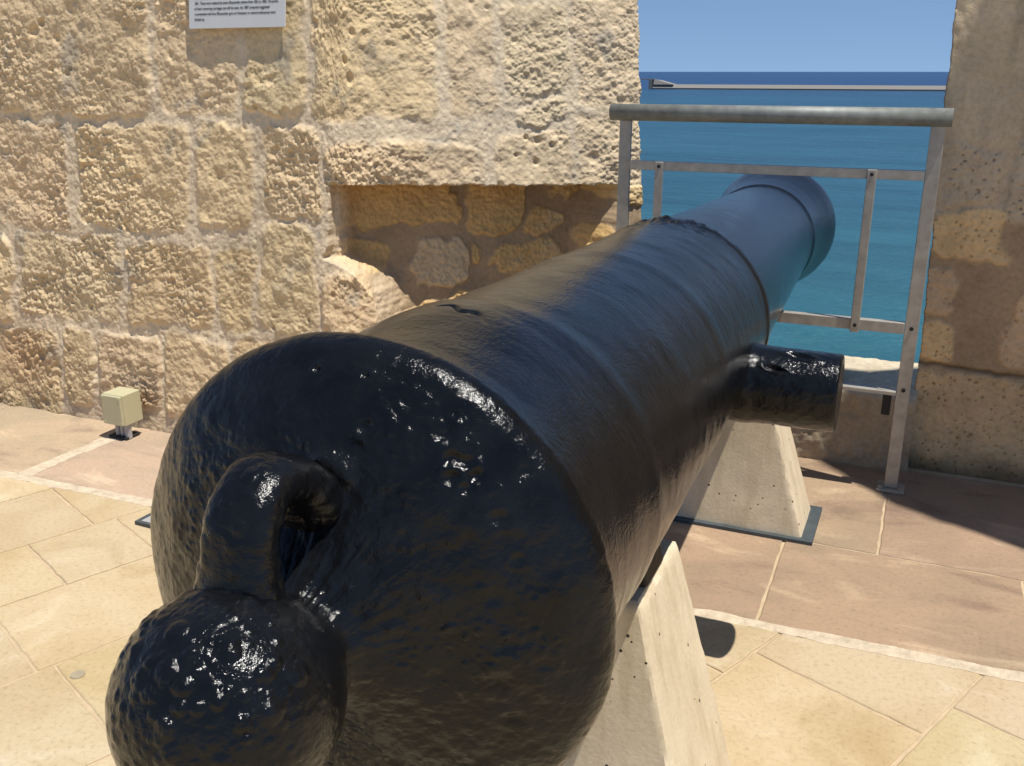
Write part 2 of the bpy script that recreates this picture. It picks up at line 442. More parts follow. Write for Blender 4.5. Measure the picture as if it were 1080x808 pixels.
def stone_field(U, Z, stones, warp=.016, seed=11):
    wu = U + warp * fbm2(U * 7, Z * 7, 3, seed) + .007 * fbm2(U * 34, Z * 34, 2, seed + 5)
    wz = Z + warp * fbm2(U * 7, Z * 7, 3, seed + 20) + .007 * fbm2(U * 34, Z * 34, 2, seed + 25)
    best = np.full(U.shape, 1.0); idx = np.full(U.shape, -1)
    for i, r in enumerate(stones):
        d = sd_box(wu, wz, r); k = d < best; best = np.where(k, d, best); idx = np.where(k, i, idx)
    return best, idx

def cell2(x, y, seed=0):
    xi = np.floor(x); yi = np.floor(y); f1 = np.full(x.shape, 9.0); f2 = np.full(x.shape, 9.0)
    for dx in (-1, 0, 1):
        for dy in (-1, 0, 1):
            ix, iy = xi + dx, yi + dy
            d = (x - ix - hsh(ix, iy, 0, seed)) ** 2 + (y - iy - hsh(ix, iy, 0, seed + 1)) ** 2
            f2 = np.minimum(f2, np.maximum(f1, d)); f1 = np.minimum(f1, d)
    return np.sqrt(f1), np.sqrt(f2)

def pecked(U, Z, seed):
    """hand-pecked limestone: hollows and sharp crumbs of several sizes, in metres"""
    a = fbm2(U * 8, Z * 8, 3, seed)
    wx = .35 * fbm2(U * 30, Z * 30, 2, seed + 1); wz = .35 * fbm2(U * 30, Z * 30, 2, seed + 2)
    X = U * .87 + Z * .5; Y = Z * .87 - U * .5
    f1, f2 = cell2(X * 62 + wx, Y * 42 + wz, seed + 3)
    g1, g2 = cell2(X * 118 + wx * 2, Y * 90 + wz * 2, seed + 5)
    c = fbm2(U * 44, Z * 60, 5, seed + 7, .68)
    return a * .008 + (f1 - .5) * .0050 + (g1 - .5) * .0034 + c * .0092

def stone_cols(idx, rngseed, base, spread):
    r = random.Random(rngseed); n = idx.max() + 2
    t = np.array([[base[k] * (1 + spread * (g + e[k])) for k in range(3)] for g, e in
                  ((r.uniform(-1, 1), (r.uniform(-.2, .2), r.uniform(-.2, .12), r.uniform(-.4, .4))) for _ in range(n))])
    return t[np.clip(idx, 0, n - 1)]

TB = math.tan(rad(7.2))
# plan of the left wall: straight, then a splay towards the embrasure, then the outer corner
def left_path(U):
    K = np.array([-1.75, 2.59]); Cn = np.array([-.914, 3.456]); d2 = (Cn - K) / np.linalg.norm(Cn - K); L = np.linalg.norm(Cn - K)
    d3 = np.array([-.80, .60]); uc = -1.75 + L
    def raw(u):
        u = u[..., None]
        p = np.where(u < -1.75, np.array([0, 2.59]) + np.concatenate([u, 0 * u], -1), K + (u + 1.75) * d2)
        return np.where(u > uc, Cn + (u - uc) * d3, p)
    # round the bends by averaging along the path
    P = 0; Tn = 0
    KS = np.linspace(-1, 1, 81); KW = (1 - KS ** 2) ** 2; KW /= KW.sum()
    for k, w in zip(KS, KW):
        s = np.interp(U, [-1.3, -.95], [.26, .025])
        P = P + w * raw(U + k * s)
    T = np.gradient(P, U, axis=0); T /= np.linalg.norm(T, axis=-1, keepdims=True)
    return P, np.stack([T[:, 1], -T[:, 0]], -1), uc

u_ax = grid_axis([(-8, -3.75, .03), (-3.75, -1.95, .0034), (-1.95, -.42, .0032), (-.42, -.246, .02)])
z_ax = grid_axis([(-.05, 0, .025), (0, 1.62, .0032), (1.62, 2.9, .03)])
P2, N2, UC = left_path(u_ax)
U, Z = np.meshgrid(u_ax, z_ax, indexing='ij')
sd, idx = stone_field(U, Z, STONES, .030)
m = 1 - sstep(-.020, .006, sd - .006 + .010 * fbm2(U * 26, Z * 26, 4, 19))
pk = pecked(U, Z, 31)
calm = .40 + .75 * sstep(-.25, .35, fbm2(U * 3.1, Z * 3.1, 3, 77))
per = np.array([random.Random(i).uniform(-.006, .012) for i in range(len(STONES))])[np.clip(idx, 0, None)]
pit = pits2(U * 13, Z * 13, 90, .12, .38, .42) * sstep(-.1, .35, fbm2(U * 3, Z * 3, 2, 55))
disp = m * (.0035 + per * .7 + pk * 1.08 * calm * (1 - .35 * sstep(-1.7, -1.2, U)) - .013 * pit + .010 * fbm2(U * 12, Z * 12, 3, 57)) + (1 - m) * (.0005 + .0035 * fbm2(U * 60, Z * 60, 4, 8, .6) + .005 * fbm2(U * 9, Z * 9, 3, 9))
nb_ = sstep(.10, .0, np.maximum(np.abs(U + 2.15) - .19, 1.36 - Z)); disp = disp * (1 - .65 * nb_) - .004 * nb_
# low recess cut back into the splay
ztop = .943 - .040 * (U + 1.796) + .006 * fbm2(U * 40, Z * 0, 3, 61)
ul = np.interp(Z, [.30, .487, .60, .65, .70, .76, .95], [-1.53, -1.597, -1.625, -1.68, -1.84, -1.81, -1.80]) + .014 * fbm2(U * 0 + 3, Z * 25, 3, 62) + .01 * fbm2(U * 30, Z * 30, 3, 64)
ur = -.605 - .30 * (.9 - Z)
ur = np.maximum(ur, -.86) + .012 * fbm2(U * 0 + 9, Z * 25, 3, 63)
inn = sstep(-.004, .004, ztop - Z) * (.22 * sstep(-.006, .010, U - ul) + .78 * sstep(-.01, .20, U - ul))
taper = sstep(0, .12, ur - U)
sdn, idn = stone_field(U, Z, NICHE, .06, 40)
sdn = sdn + .014 * fbm2(U * 22, Z * 22, 4, 42); mn = 1 - sstep(-.010, .006, sdn)
dn = mn * (.006 + pecked(U, Z, 45) * .8) + (1 - mn) * (.004 * fbm2(U * 12, Z * 12, 4, 66) - .004)
disp = disp * (1 - inn) + inn * (-.165 * taper + dn)
cs = stone_cols(idx, 3, (.67, .505, .300), .085); cm = np.array((.70, .56, .385))
cc = cs * m[..., None] + cm * (1 - m[..., None])
crev = sstep(.0, -.010, pk) * m * .10
cc = cc * (1 - crev[..., None] * np.array((.8, 1, 1.25)))
splay_lit = sstep(-1.7, -1.0, U)[..., None]                                       # paler tone: the splay's fuller sun put into its colour
cc = cc * (1 - splay_lit) + (cc * .62 + np.array((.255, .22, .165))) * splay_lit
lich = sstep(.15, .5, fbm2(U * 4.5, Z * 4.5, 4, 101)) * sstep(.0, .4, fbm2(U * 16, Z * 16, 3, 103))   # grey lichen patches
cc = cc * (1 - .5 * lich[..., None]) + np.array((.27, .27, .24)) * .5 * lich[..., None]
red = np.exp(-(((U + 3.28) / .20) ** 2 + ((Z - .22) / .17) ** 2)) * (.5 + .5 * m)                      # reddened stone low on the left
cc = cc * (1 - .45 * red[..., None]) + np.array((.42, .22, .12)) * .45 * red[..., None]
ochre = sstep(-.1, .5, fbm2(U * 5, Z * 5, 4, 111))
cn = np.array((.66, .44, .19)) * (1 - ochre[..., None]) + np.array((.72, .54, .29)) * ochre[..., None]
pale = (idn == 5)[..., None]; cn = np.where(pale, np.array((.68, .53, .33)), cn)
cmn = np.array((.43, .315, .195)) * (1 + .18 * fbm2(U * 6, Z * 6, 4, 120)[..., None])
cn = cn * mn[..., None] + cmn * (1 - mn[..., None])
cc = cc * (1 - inn[..., None]) + cn * inn[..., None]
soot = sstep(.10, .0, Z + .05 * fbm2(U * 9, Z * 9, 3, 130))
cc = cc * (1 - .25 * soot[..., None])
ib = np.searchsorted(u_ax, -.7); Nb = N2.copy(); Nb[ib:] = N2[ib]
XY = P2[:, None, :] + N2[:, None, :] * disp[..., None] - Nb[:, None, :] * (Z * TB)[..., None]
P = np.concatenate([XY, Z[..., None]], -1)
back = P[:, -1:, :].copy(); ib = np.searchsorted(u_ax, -.7); Nb = N2.copy(); Nb[ib:] = N2[ib]; back[:, 0, :2] -= Nb * (.5 * np.clip(1 - (u_ax - UC) / .3, 0, 1))[:, None]                       # flat top going back
back2 = back.copy(); back2[..., 2] = -.05
P = np.concatenate([P, back, back2], 1); cc = np.concatenate([cc, cc[:, -1:], cc[:, -1:]], 1)
lw = grid_obj('stone_wall', P, M_WALL, col=np.clip(cc, 0, 1), flip=False)
tag(lw, 'sunlit rough wall of large golden limestone blocks with pale mortar, carrying the white notice', 'wall')

# right wall: shaded merlon beside the railing, running to an added, taller wall beyond the picture
x_ax = grid_axis([(0, .06, .006), (.06, .62, .0045), (.62, 1.12, .03)])
z2 = grid_axis([(-.05, 0, .025), (0, 1.62, .0045)])
U, Z = np.meshgrid(x_ax, z2, indexing='ij')
MER = [(0.01,0.880,0.165,1.094),(0.205,0.815,0.42,1.071),(-.02,0.717,0.227,0.872),(-.02,0.520,0.119,0.690),(0.285,0.400,0.52,0.669),(-.05,0.385,0.132,0.500),
       (-.05,-.05,0.50,0.362),(.46,.7,.8,1.06),(.54,.38,.95,.66),(.52,-.05,1.1,.36)]
sd, idx = stone_field(U, Z, MER, .055, 140); sd = sd + .012 * fbm2(U * 24, Z * 24, 4, 142); m = 1 - sstep(-.018, .008, sd)
upper = sstep(1.06, 1.12, Z + .02 * fbm2(U * 8, Z * 8, 3, 150))
pit = pits2(U * 55, Z * 55, 160, .08, .30, .45)
rough = pecked(U, Z, 170)
low = sstep(.40, .34, Z)
disp = m * (.008 + rough * (.55 - .25 * low) - .009 * pit) + (1 - m) * (.0035 * fbm2(U * 14, Z * 14, 4, 175))
disp = disp * (1 - upper) + upper * (.006 + .004 * fbm2(U * 9, Z * 9, 4, 180) + .0025 * fbm2(U * 60, Z * 30, 3, 181))
crack = np.exp(-((Z - .376 - .012 * fbm2(U * 12, Z * 0, 3, 185) + .04 * (U - .03)) / .006) ** 2)
disp -= .012 * crack
cc = stone_cols(idx, 12, (.42, .32, .20), .12)
o = ((idx == 2) | (idx == 5))[..., None]; cc = np.where(o, np.array((.44, .325, .185)), cc)
cc = np.where((idx == 0)[..., None] | (idx == 1)[..., None], np.array((.33, .275, .205)), cc)
cc = cc * m[..., None] + np.where((Z < .86)[..., None], np.array((.255, .19, .125)), np.array((.31, .255, .19))) * (1 - m[..., None])
cc = cc * (1 - upper[..., None]) + np.array((.34, .285, .21)) * upper[..., None]
cc = cc * (1 + .16 * fbm2(U * 5, Z * 3, 4, 190)[..., None])
cc = cc * np.array((1.82, 1.72, 1.56)) * (1 - (.55 * pit * m * (1 - upper))[..., None])
strk = sstep(.1, .6, fbm2(U * 16, Z * 2.0, 4, 195)) * upper; cc = cc * (1 - .22 * strk[..., None])
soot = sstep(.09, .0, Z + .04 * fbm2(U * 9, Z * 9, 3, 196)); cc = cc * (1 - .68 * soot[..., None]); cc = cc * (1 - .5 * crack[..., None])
edge = .006 * fbm2(U * 0 + 2, Z * 9, 4, 200) + .002 * fbm2(U * 0 + 5, Z * 60, 2, 201) - .030 * sstep(.4, 1.5, Z) + .028
front = np.stack([U + edge * sstep(.2, 0, U), 3.36 - disp, Z], -1)
reveal = [front[:1] + np.array((t * .20, t * .06, 0)) + .006 * np.stack([0 * Z[:1], 0 * Z[:1], 0 * Z[:1]], -1) for t in np.linspace(1, .05, 16)]
Pm = np.concatenate(reveal + [front], 0); cc = np.concatenate([cc[:1]] * 16 + [cc], 0)
topb = Pm[:, -1:, :].copy(); topb[..., 1] = np.maximum(topb[..., 1], 3.42); top2 = topb.copy(); top2[..., 2] = -.05; top2[..., 0] += .09
Pm = np.concatenate([Pm, topb, top2], 1); cc = np.concatenate([cc, cc[:, -1:], cc[:, -1:]], 1)
rw = grid_obj('stone_wall', Pm, M_WALL, col=np.clip(cc, 0, 1))
tag(rw, 'shaded stone merlon with brown mortar patches, right of the railing', 'wall')

# unseen tall wall added further right, its curve shaped to shade merlon and ground
pts = np.array([(2.0, 3.22), (1.2, 3.215), (1.0, 3.20), (.97, 3.14), (1.09, 2.97), (1.246, 2.795), (1.367, 2.68), (1.477, 2.62), (1.61, 2.555), (1.73, 2.50), (2.2, 2.40), (4.5, 2.3), (7.8, 2.3)])
t = np.concatenate([[0], np.cumsum(np.linalg.norm(np.diff(pts, axis=0), axis=1))])
ua = np.linspace(0, t[-1], 260); px = np.interp(ua, t, pts[:, 0]); py = np.interp(ua, t, pts[:, 1])
ker = np.ones(5) / 5
T = np.stack([np.gradient(px), np.gradient(py)], -1); T /= np.linalg.norm(T, axis=-1, keepdims=True); Nn = np.stack([T[:, 1], -T[:, 0]], -1)
za = np.linspace(-.05, 4.5, 150); U, Z = np.meshgrid(ua, za, indexing='ij')
bl = []
z0 = 0
rr = random.Random(9)
while z0 < 4.5:
    h = rr.uniform(.32, .42); u = -rr.uniform(0, .3)
    while u < t[-1]: w = rr.uniform(.4, .8); bl.append((u, z0 + .015, u + w - .03, z0 + h)); u += w
    z0 += h + .015
sd, idx = stone_field(U, Z, bl, .015, 210); m = 1 - sstep(-.016, .02, sd)
dd = m * (.01 + .012 * fbm2(U * 12, Z * 12, 3, 220))
cc = stone_cols(idx, 14, (.54, .40, .235), .08) * m[..., None] + np.array((.56, .45, .31)) * (1 - m[..., None])
XY = np.stack([px, py], -1)[:, None, :] + Nn[:, None, :] * dd[..., None]
Pc = np.concatenate([XY, Z[..., None]], -1)
tb_ = Pc[:, -1:, :].copy(); tb_[:, 0, :2] -= Nn * .5; tb_[:, 0, 1] = np.maximum(tb_[:, 0, 1], 3.0); tb2 = tb_.copy(); tb2[..., 2] = -.05
Pc = np.concatenate([Pc, tb_, tb2], 1); cc = np.concatenate([cc, cc[:, -1:], cc[:, -1:]], 1)
tw = grid_obj('stone_wall', Pc, M_WALL, col=np.clip(cc, 0, 1))
tag(tw, 'unseen tall curving limestone wall, added right of the merlon to shade it', 'wall')

# ledge across the embrasure, beyond the railing
x3 = np.linspace(-1.45, .040, 190); pr = [(3.295, -.05), (3.293, .05), (3.290, .15), (3.288, .235), (3.292, .258), (3.305, .270), (3.34, .274)] + [(y, .274) for y in np.linspace(3.37, 3.70, 40)] + [(3.725, .262), (3.735, .2), (3.738, -.05)]
d = [0]
prf = []
for (a, b) in zip(pr, pr[1:]):
    n = max(1, int(math.hypot(b[0] - a[0], b[1] - a[1]) / .008))
    for k in range(n): prf.append((a[0] + (b[0] - a[0]) * k / n, a[1] + (b[1] - a[1]) * k / n))
prf.append(pr[-1]); prf = np.array(prf)
X, J = np.meshgrid(x3, np.arange(len(prf)), indexing='ij'); Y = prf[J, 0]; Z = prf[J, 1]
n = fbm2(X * 14, (Y + Z) * 14, 4, 230); n2 = fbm2(X * 50, (Y + Z) * 50, 3, 231)
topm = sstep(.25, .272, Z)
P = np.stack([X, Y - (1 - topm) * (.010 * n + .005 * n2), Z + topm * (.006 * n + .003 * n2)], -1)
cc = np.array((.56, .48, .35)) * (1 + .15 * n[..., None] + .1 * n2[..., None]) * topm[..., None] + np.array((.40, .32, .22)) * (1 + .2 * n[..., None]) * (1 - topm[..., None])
dirt = sstep(.05, .5, fbm2(X * 9, Y * 5, 4, 233)) * topm * sstep(3.6, 3.4, Y); cc = cc * (1 - .3 * dirt[..., None])
lg = grid_obj('parapet_ledge', P, M_WALL, col=np.clip(cc, 0, 1)); tag(lg, 'low pale stone sill crossing the opening behind the railing', 'ledge')

# ------------------------------------------------------------------ cannon
C0 = Vector((-.5159, .7437, .7649)); g, e = rad(-1.5102), rad(-1.6367)
AX = np.array([math.sin(g) * math.cos(e), math.cos(g) * math.cos(e), math.sin(e)])
RX = np.cross(AX, [0, 0, 1]); RX /= np.linalg.norm(RX); UX = np.cross(RX, AX); C0n = np.array(C0)
cannon = thing('cannon', (C0.x, 1.98, 0), 'glossy black painted iron cannon resting on two concrete supports, pointing out to sea', 'cannon')

def lathe(prof, ds, nphi):
    """dense profile -> s, R arrays and grids"""
    prof = np.array(prof); L = np.concatenate([[0], np.cumsum(np.linalg.norm(np.diff(prof, axis=0), axis=1))])
    out = [0]
    while out[-1] < L[-1]:
        out.append(out[-1] + ds(np.interp(out[-1], L, prof[:, 0])))
    l = np.minimum(out, L[-1]); s = np.interp(l, L, prof[:, 0]); R = np.interp(l, L, prof[:, 1])
    ts = np.gradient(s, l); tr = np.gradient(R, l)
    # smooth the corners of the profile
    k = np.array([1, 3, 4, 3, 1]) / 12
    if len(s) > 12:
        s2, R2 = s.copy(), R.copy(); s2[2:-2] = np.convolve(s, k, 'valid'); R2[2:-2] = np.convolve(R, k, 'valid')
        w_ = np.clip((R - .005) / .03, 0, 1); s, R = s + (s2 - s) * w_, R + (R2 - R) * w_
    ts = np.gradient(s); tr = np.gradient(R); q = np.hypot(ts, tr) + 1e-12; ts /= q; tr /= q
    phi = np.linspace(0, 2 * math.pi, nphi, endpoint=False) + math.pi
    ph, S_ = np.meshgrid(phi, s, indexing='ij'); Rg = np.broadcast_to(R, ph.shape)
    ns, nr = -tr, ts                                                        # outward normal (along axis, radial)
    dirv = np.cos(ph)[..., None] * UX + np.sin(ph)[..., None] * RX
    P = C0n + S_[..., None] * AX + Rg[..., None] * dirv
    Nn = ns[None, :, None] * AX + nr[None, :, None] * dirv
    return P, Nn, S_, ph, Rg
def angw(ph): return np.abs((ph + math.pi) % (2 * math.pi) - math.pi)

prof_b = [(.073, .262), (.0745, .2655), (.076, .266), (.095, .2605), (.13, .2560), (.20, .2532), (.315, .2520), (.335, .2530), (.352, .2545), (.37, .2543), (.388, .2522), (.41, .2510), (.45, .2505), (.86, .2480), (.885, .2494), (.905, .2500), (.925, .2490), (.95, .2465), (1.0, .2455), (1.30, .2445), (1.33, .2454), (1.36, .2456), (1.39, .2440), (1.455, .2440),
          (1.468, .2475), (1.486, .2480), (1.496, .2465), (1.503, .2395), (1.515, .2355), (1.53, .2340), (3.02, .2045), (3.028, .2045), (3.034, .211), (3.046, .2140), (3.058, .2130), (3.064, .2060), (3.072, .2045)]
P, Nn, S_, ph, Rg = lathe(prof_b, lambda s: .0035 if s < 1.6 else .007, 860)
arc = ph * .25; a = angw(ph); rein = sstep(1.6, 1.45, S_)
wob = .35 * fbm2(S_ * 3, arc * 3, 2, 300)
str1 = fbm2(S_ * 24 + wob * 9, arc * 7, 4, 301); str2 = fbm2(S_ * 120 + wob * 20, arc * 22, 3, 302); und = fbm2(S_ * 7, arc * 5, 3, 303)
blob = fbm2(S_ * 30, arc * 30, 3, 304)
side = sstep(1.2, 1.9, a)                                                    # runs and wrinkles thicken on the flanks
dr = fbm2(S_ * 55, arc * 7, 4, 305)
h = rein * (.0012 * str1 * sstep(-.4, .5, fbm2(S_ * 4, arc * 3, 3, 299)) + .00042 * str2 * sstep(-.5, .4, fbm2(S_ * 6, arc * 6, 2, 298)) + .0020 * und + .0004 * blob + side * .0012 * dr) + (1 - rein) * .0005 * und
# torn paint heaped on the edge of the second reinforce, and a split by the vent
clump = np.exp(-((S_ - 1.455) / .075) ** 2) * np.exp(-(((ph - 2 * math.pi) + .02) / .48) ** 2)
h = h + clump * (.009 * np.abs(fbm2(S_ * 45, arc * 24, 3, 310)) + .006 * bumps3(P, 38, 311)) 
vent = np.exp(-((S_ - .29) / .085) ** 2 - ((ph - 2 * math.pi + .10) / .55) ** 2)
h = h + vent * .013
phs = ph - 2 * math.pi
crack = np.exp(-((S_ - .285 + .10 * phs + .006 * np.sin(phs * 40)) / .0045) ** 2) * np.exp(-((phs - .02) / .12) ** 2)
h = h - crack * .007
base = sstep(.10, .06, S_)
h = h * (1 - .3 * base)
h *= sstep(.073, .095, S_)
barrel = grid_obj('barrel', P + Nn * h[..., None], M_PAINT, cannon, closed=True, flip=True); adopt(barrel, cannon)

prof_m = [(3.072, .2045), (3.10, .2060), (3.18, .2105), (3.26, .2190), (3.34, .2330), (3.41, .2480), (3.455, .2560), (3.485, .2575), (3.505, .2530), (3.52, .2440), (3.53, .2300), (3.533, .2000), (3.533, .1000), (3.53, .0900), (3.50, .0860), (3.2, .0860), (3.12, .0860), (3.118, .002)]
P, Nn, S_, ph, Rg = lathe(prof_m, lambda s: .006, 420)
h = .0006 * fbm3(P, 14, 3, 320) + .0004 * fbm3(P, 60, 2, 321)
chip = np.exp(-((S_ - 3.49) / .03) ** 2) * sstep(.25, .6, fbm3(P, 16, 2, 322)) * .006
mz = grid_obj('muzzle', P + Nn * (h - chip)[..., None], M_PAINT, cannon, closed=True, flip=True); adopt(mz, cannon)

# cascabel: convex breech face, neck and button
bc, br = -.187, .1010
prof_c = [(bc - br * math.cos(t_), max(.0006, br * math.sin(t_))) for t_ in np.linspace(0.004, 2.30, 500)]
prof_c += [(-.112, .0685), (-.104, .0675), (-.094, .0700), (-.083, .0785), (-.072, .0930), (-.062, .1110), (-.052, .1330), (-.042, .1570), (-.032, .1820), (-.022, .2050), (-.012, .2250), (-.003, .2410), (.004, .2520), (.010, .2600), (.0145, .2655), (.020, .2718), (.027, .2775), (.036, .2822), (.045, .2845), (.053, .2840), (.061, .2790), (.068, .2705), (.0745, .2662), (.077, .2635)]
P, Nn, S_, ph, Rg = lathe(prof_c, lambda s: .0018, 820)
ball = sstep(-.10, -.13, S_); face = 1 - ball
b1 = bumps3(P, 52, 330, .25, .62); b2 = bumps3(P, 95, 334, .2, .6); lowf = fbm3(P, 13, 3, 338); fine = fbm3(P, 110, 2, 339)
patch = sstep(-.25, .35, fbm3(P, 9, 2, 340))
bq = P - (C0n - .187 * AX); bq = bq / np.linalg.norm(bq, axis=-1, keepdims=True)
crown = sstep(.25, .85, bq @ np.array((.25, -.55, .80)))
rim_l = sstep(.17, .24, Rg) * sstep(.0, -.10, (P - C0n) @ RX)
dent = bumps3(P, 34, 344, .15, .42)
up = sstep(-.05, .10, (P - C0n) @ UX)
h = ball * (.0052 * b1 * (.12 + .88 * crown) * (.5 + .5 * patch) + .0017 * b2 * (.3 + .7 * crown) + .0034 * lowf + .0005 * fine)
h = h + face * (.0050 * lowf + .0030 * b2 * (.12 + .88 * patch) * (.45 + .55 * up) * (1 - .85 * rim_l) - .0022 * dent * sstep(.6, .95, patch) * (1 - rim_l) + .0048 * b1 * sstep(.35, .9, patch) * up * (1 - rim_l) * sstep(-.10, -.02, (P - C0n) @ RX) + .0007 * fine + .0027 * fbm3(P, 34, 3, 346) * (1 - .6 * rim_l))
radial = fbm2(ph * 9, Rg * 14, 3, 348) * np.exp(-((Rg - .10) / .05) ** 2) * face
h = h + .0010 * radial * sstep(-.02, .06, (P - C0n) @ UX) + .0006 * radial
for ang, rr_, pr_, dp in ((35, .230, .0075, .0045), (37.9, .235, .007, .004), (38, .219, .0075, .004), (41.8, .233, .007, .0045), (42.5, .221, .0065, .004), (30.4, .243, .009, .004), (34, .256, .007, .003), (53, .227, .008, .004),
                          (11.8, .215, .008, .004), (48, .266, .008, .003), (86, .202, .010, .003), (92, .230, .009, .003), (98, .195, .012, .003), (71, .193, .009, .0025), (110, .215, .010, .003), (64, .225, .006, .0025), (25, .200, .008, .002),
                          (3.5, .176, .015, -.0080), (10.5, .172, .013, -.0070), (17, .229, .012, -.0030)):
    a_ = rad(ang); q_ = np.sqrt((((P - C0n) @ UX) - rr_ * math.cos(a_)) ** 2 + ((((P - C0n) @ RX) - rr_ * math.sin(a_)) * .8) ** 2)
    h = h + face * (-dp * .8 * np.exp(-(q_ / (.8 * pr_)) ** 2) + max(dp, 0) * .22 * np.exp(-((q_ - 1.2 * pr_) / (.45 * pr_)) ** 2))
for ang, rr_ in ((-.087, .256), (.127, .258), (.862, .268), (1.195, .267)):       # drilled holes round the rim
    cpt = C0n + rr_ * (math.cos(ang) * UX + math.sin(ang) * RX) + .006 * AX
    dd = np.sqrt(((P - cpt) ** 2).sum(-1)); h = h - .003 * sstep(.0050, .0025, dd) + .0012 * np.exp(-((dd - .0062) / .0022) ** 2)
h = h * (1 - .55 * sstep(.0, .03, S_)) * sstep(.077, .068, S_)
h = h + .0010 * sstep(.0, .03, S_) * sstep(.077, .06, S_) * fbm2(S_ * 18, ph * 14, 4, 349)
P = P + Nn * h[..., None] + ball[..., None] * UX * .006
cas = grid_obj('breech', P, M_PAINT, cannon, closed=True, flip=True); adopt(cas, cannon)

# breeching loop arching from the button to the breech face
ctr = np.array([(.590, .842), (.592, .868), (.596, .892), (.602, .915), (.614, .936), (.634, .949), (.655, .948), (.675, .937), (.692, .919), (.716, .890)])
tt = np.linspace(0, 1, len(ctr)); tq = np.linspace(0, 1, 150)
yy = np.interp(tq, tt, ctr[:, 0]); zz = np.interp(tq, tt, ctr[:, 1])
k = np.ones(13) / 13; pad = lambda v: np.concatenate([np.linspace(v[0] - 6 * (v[1] - v[0]), v[0], 7)[:-1], v, np.linspace(v[-1], v[-1] + 6 * (v[-1] - v[-2]), 7)[1:]])
yy = np.convolve(pad(yy), k, 'valid'); zz = np.convolve(pad(zz), k, 'valid')
T = np.stack([np.gradient(yy), np.gradient(zz)], -1); T /= np.linalg.norm(T, axis=-1, keepdims=True)
ps = np.linspace(0, 2 * math.pi, 120, endpoint=False)
wx = .035 + .009 * np.exp(-(tq / .16) ** 2) + .009 * np.exp(-((1 - tq) / .20) ** 2); wt = .0215 + .008 * np.exp(-(tq / .14) ** 2) + .009 * np.exp(-((1 - tq) / .2) ** 2)
cs_, sn_ = np.sign(np.cos(ps)) * np.abs(np.cos(ps)) ** .8, np.sign(np.sin(ps)) * np.abs(np.sin(ps)) ** .8
A, B = np.meshgrid(np.arange(120), np.arange(150), indexing='ij')
nx = cs_[A] * wx[B]; nt_ = sn_[A] * wt[B]
P = np.stack([-.5180 - .006 * tq[B] + nx, yy[B] - T[B, 1] * nt_, zz[B] + T[B, 0] * nt_], -1)
cen = np.stack([-.5180 + 0 * nx, yy[B], zz[B]], -1); Nn = P - cen; Nn /= np.linalg.norm(Nn, axis=-1, keepdims=True)
h = .0022 * fbm3(P, 26, 3, 360) + .0020 * bumps3(P, 60, 361) + .0005 * fbm3(P, 130, 2, 365)
loop = grid_obj('breeching_loop', P + Nn * h[..., None], M_PAINT, cannon, closed=True); adopt(loop, cannon)

# trunnions
def trunnion(sgn):
    yc, zc = 1.985, .669
    xa = C0.x + AX[0] / AX[1] * (yc - C0.y)
    x0, x1 = (.17, .425)
    prof = [(x0, .088), (.245, .0865), (.262, .0835), (.30, .0825), (x1 - .008, .0815), (x1 - .003, .0808), (x1, .078), (x1 + .001, .070), (x1 - .001, .03), (x1 - .001, .001)]
    prof = np.array(prof); L = np.concatenate([[0], np.cumsum(np.hypot(*np.diff(prof, axis=0).T))]); l = np.arange(0, L[-1], .0022)
    xs_, rs_ = np.interp(l, L, prof[:, 0]), np.interp(l, L, prof[:, 1]); ps = np.linspace(0, 2 * math.pi, 300, endpoint=False)
    A, B = np.meshgrid(ps, np.arange(len(l)), indexing='ij')
    P = np.stack([xa + sgn * xs_[B], yc + rs_[B] * np.sin(A), zc + rs_[B] * np.cos(A)], -1)
    h = .0011 * fbm3(P, 30, 3, 370) + .0012 * fbm3(P, 75, 3, 371)
    for (px_, an, w) in ((.345, -.35, .016), (.300, -.85, .013)):
        dx = (xs_[B] - px_) / (w * 1.5); da = (np.sin(A - an) * .08 + .18 * (xs_[B] - px_)) / (w * .42)
        h = h - .006 * np.exp(-(dx ** 2 + da ** 2)) + .003 * np.exp(-((np.sqrt(dx ** 2 + da ** 2) - 1.5) / .4) ** 2)
    rdir = np.stack([0 * A, np.sin(A), np.cos(A)], -1)
    fl = np.where(xs_[B] < x1 - .004, 1, .3)
    o = grid_obj('trunnion', P + rdir * (h * fl * (rs_[B] > .06))[..., None], M_PAINT, cannon, closed=True, flip=sgn < 0)
    return adopt(o, cannon)
trunnion(1); trunnion(-1)

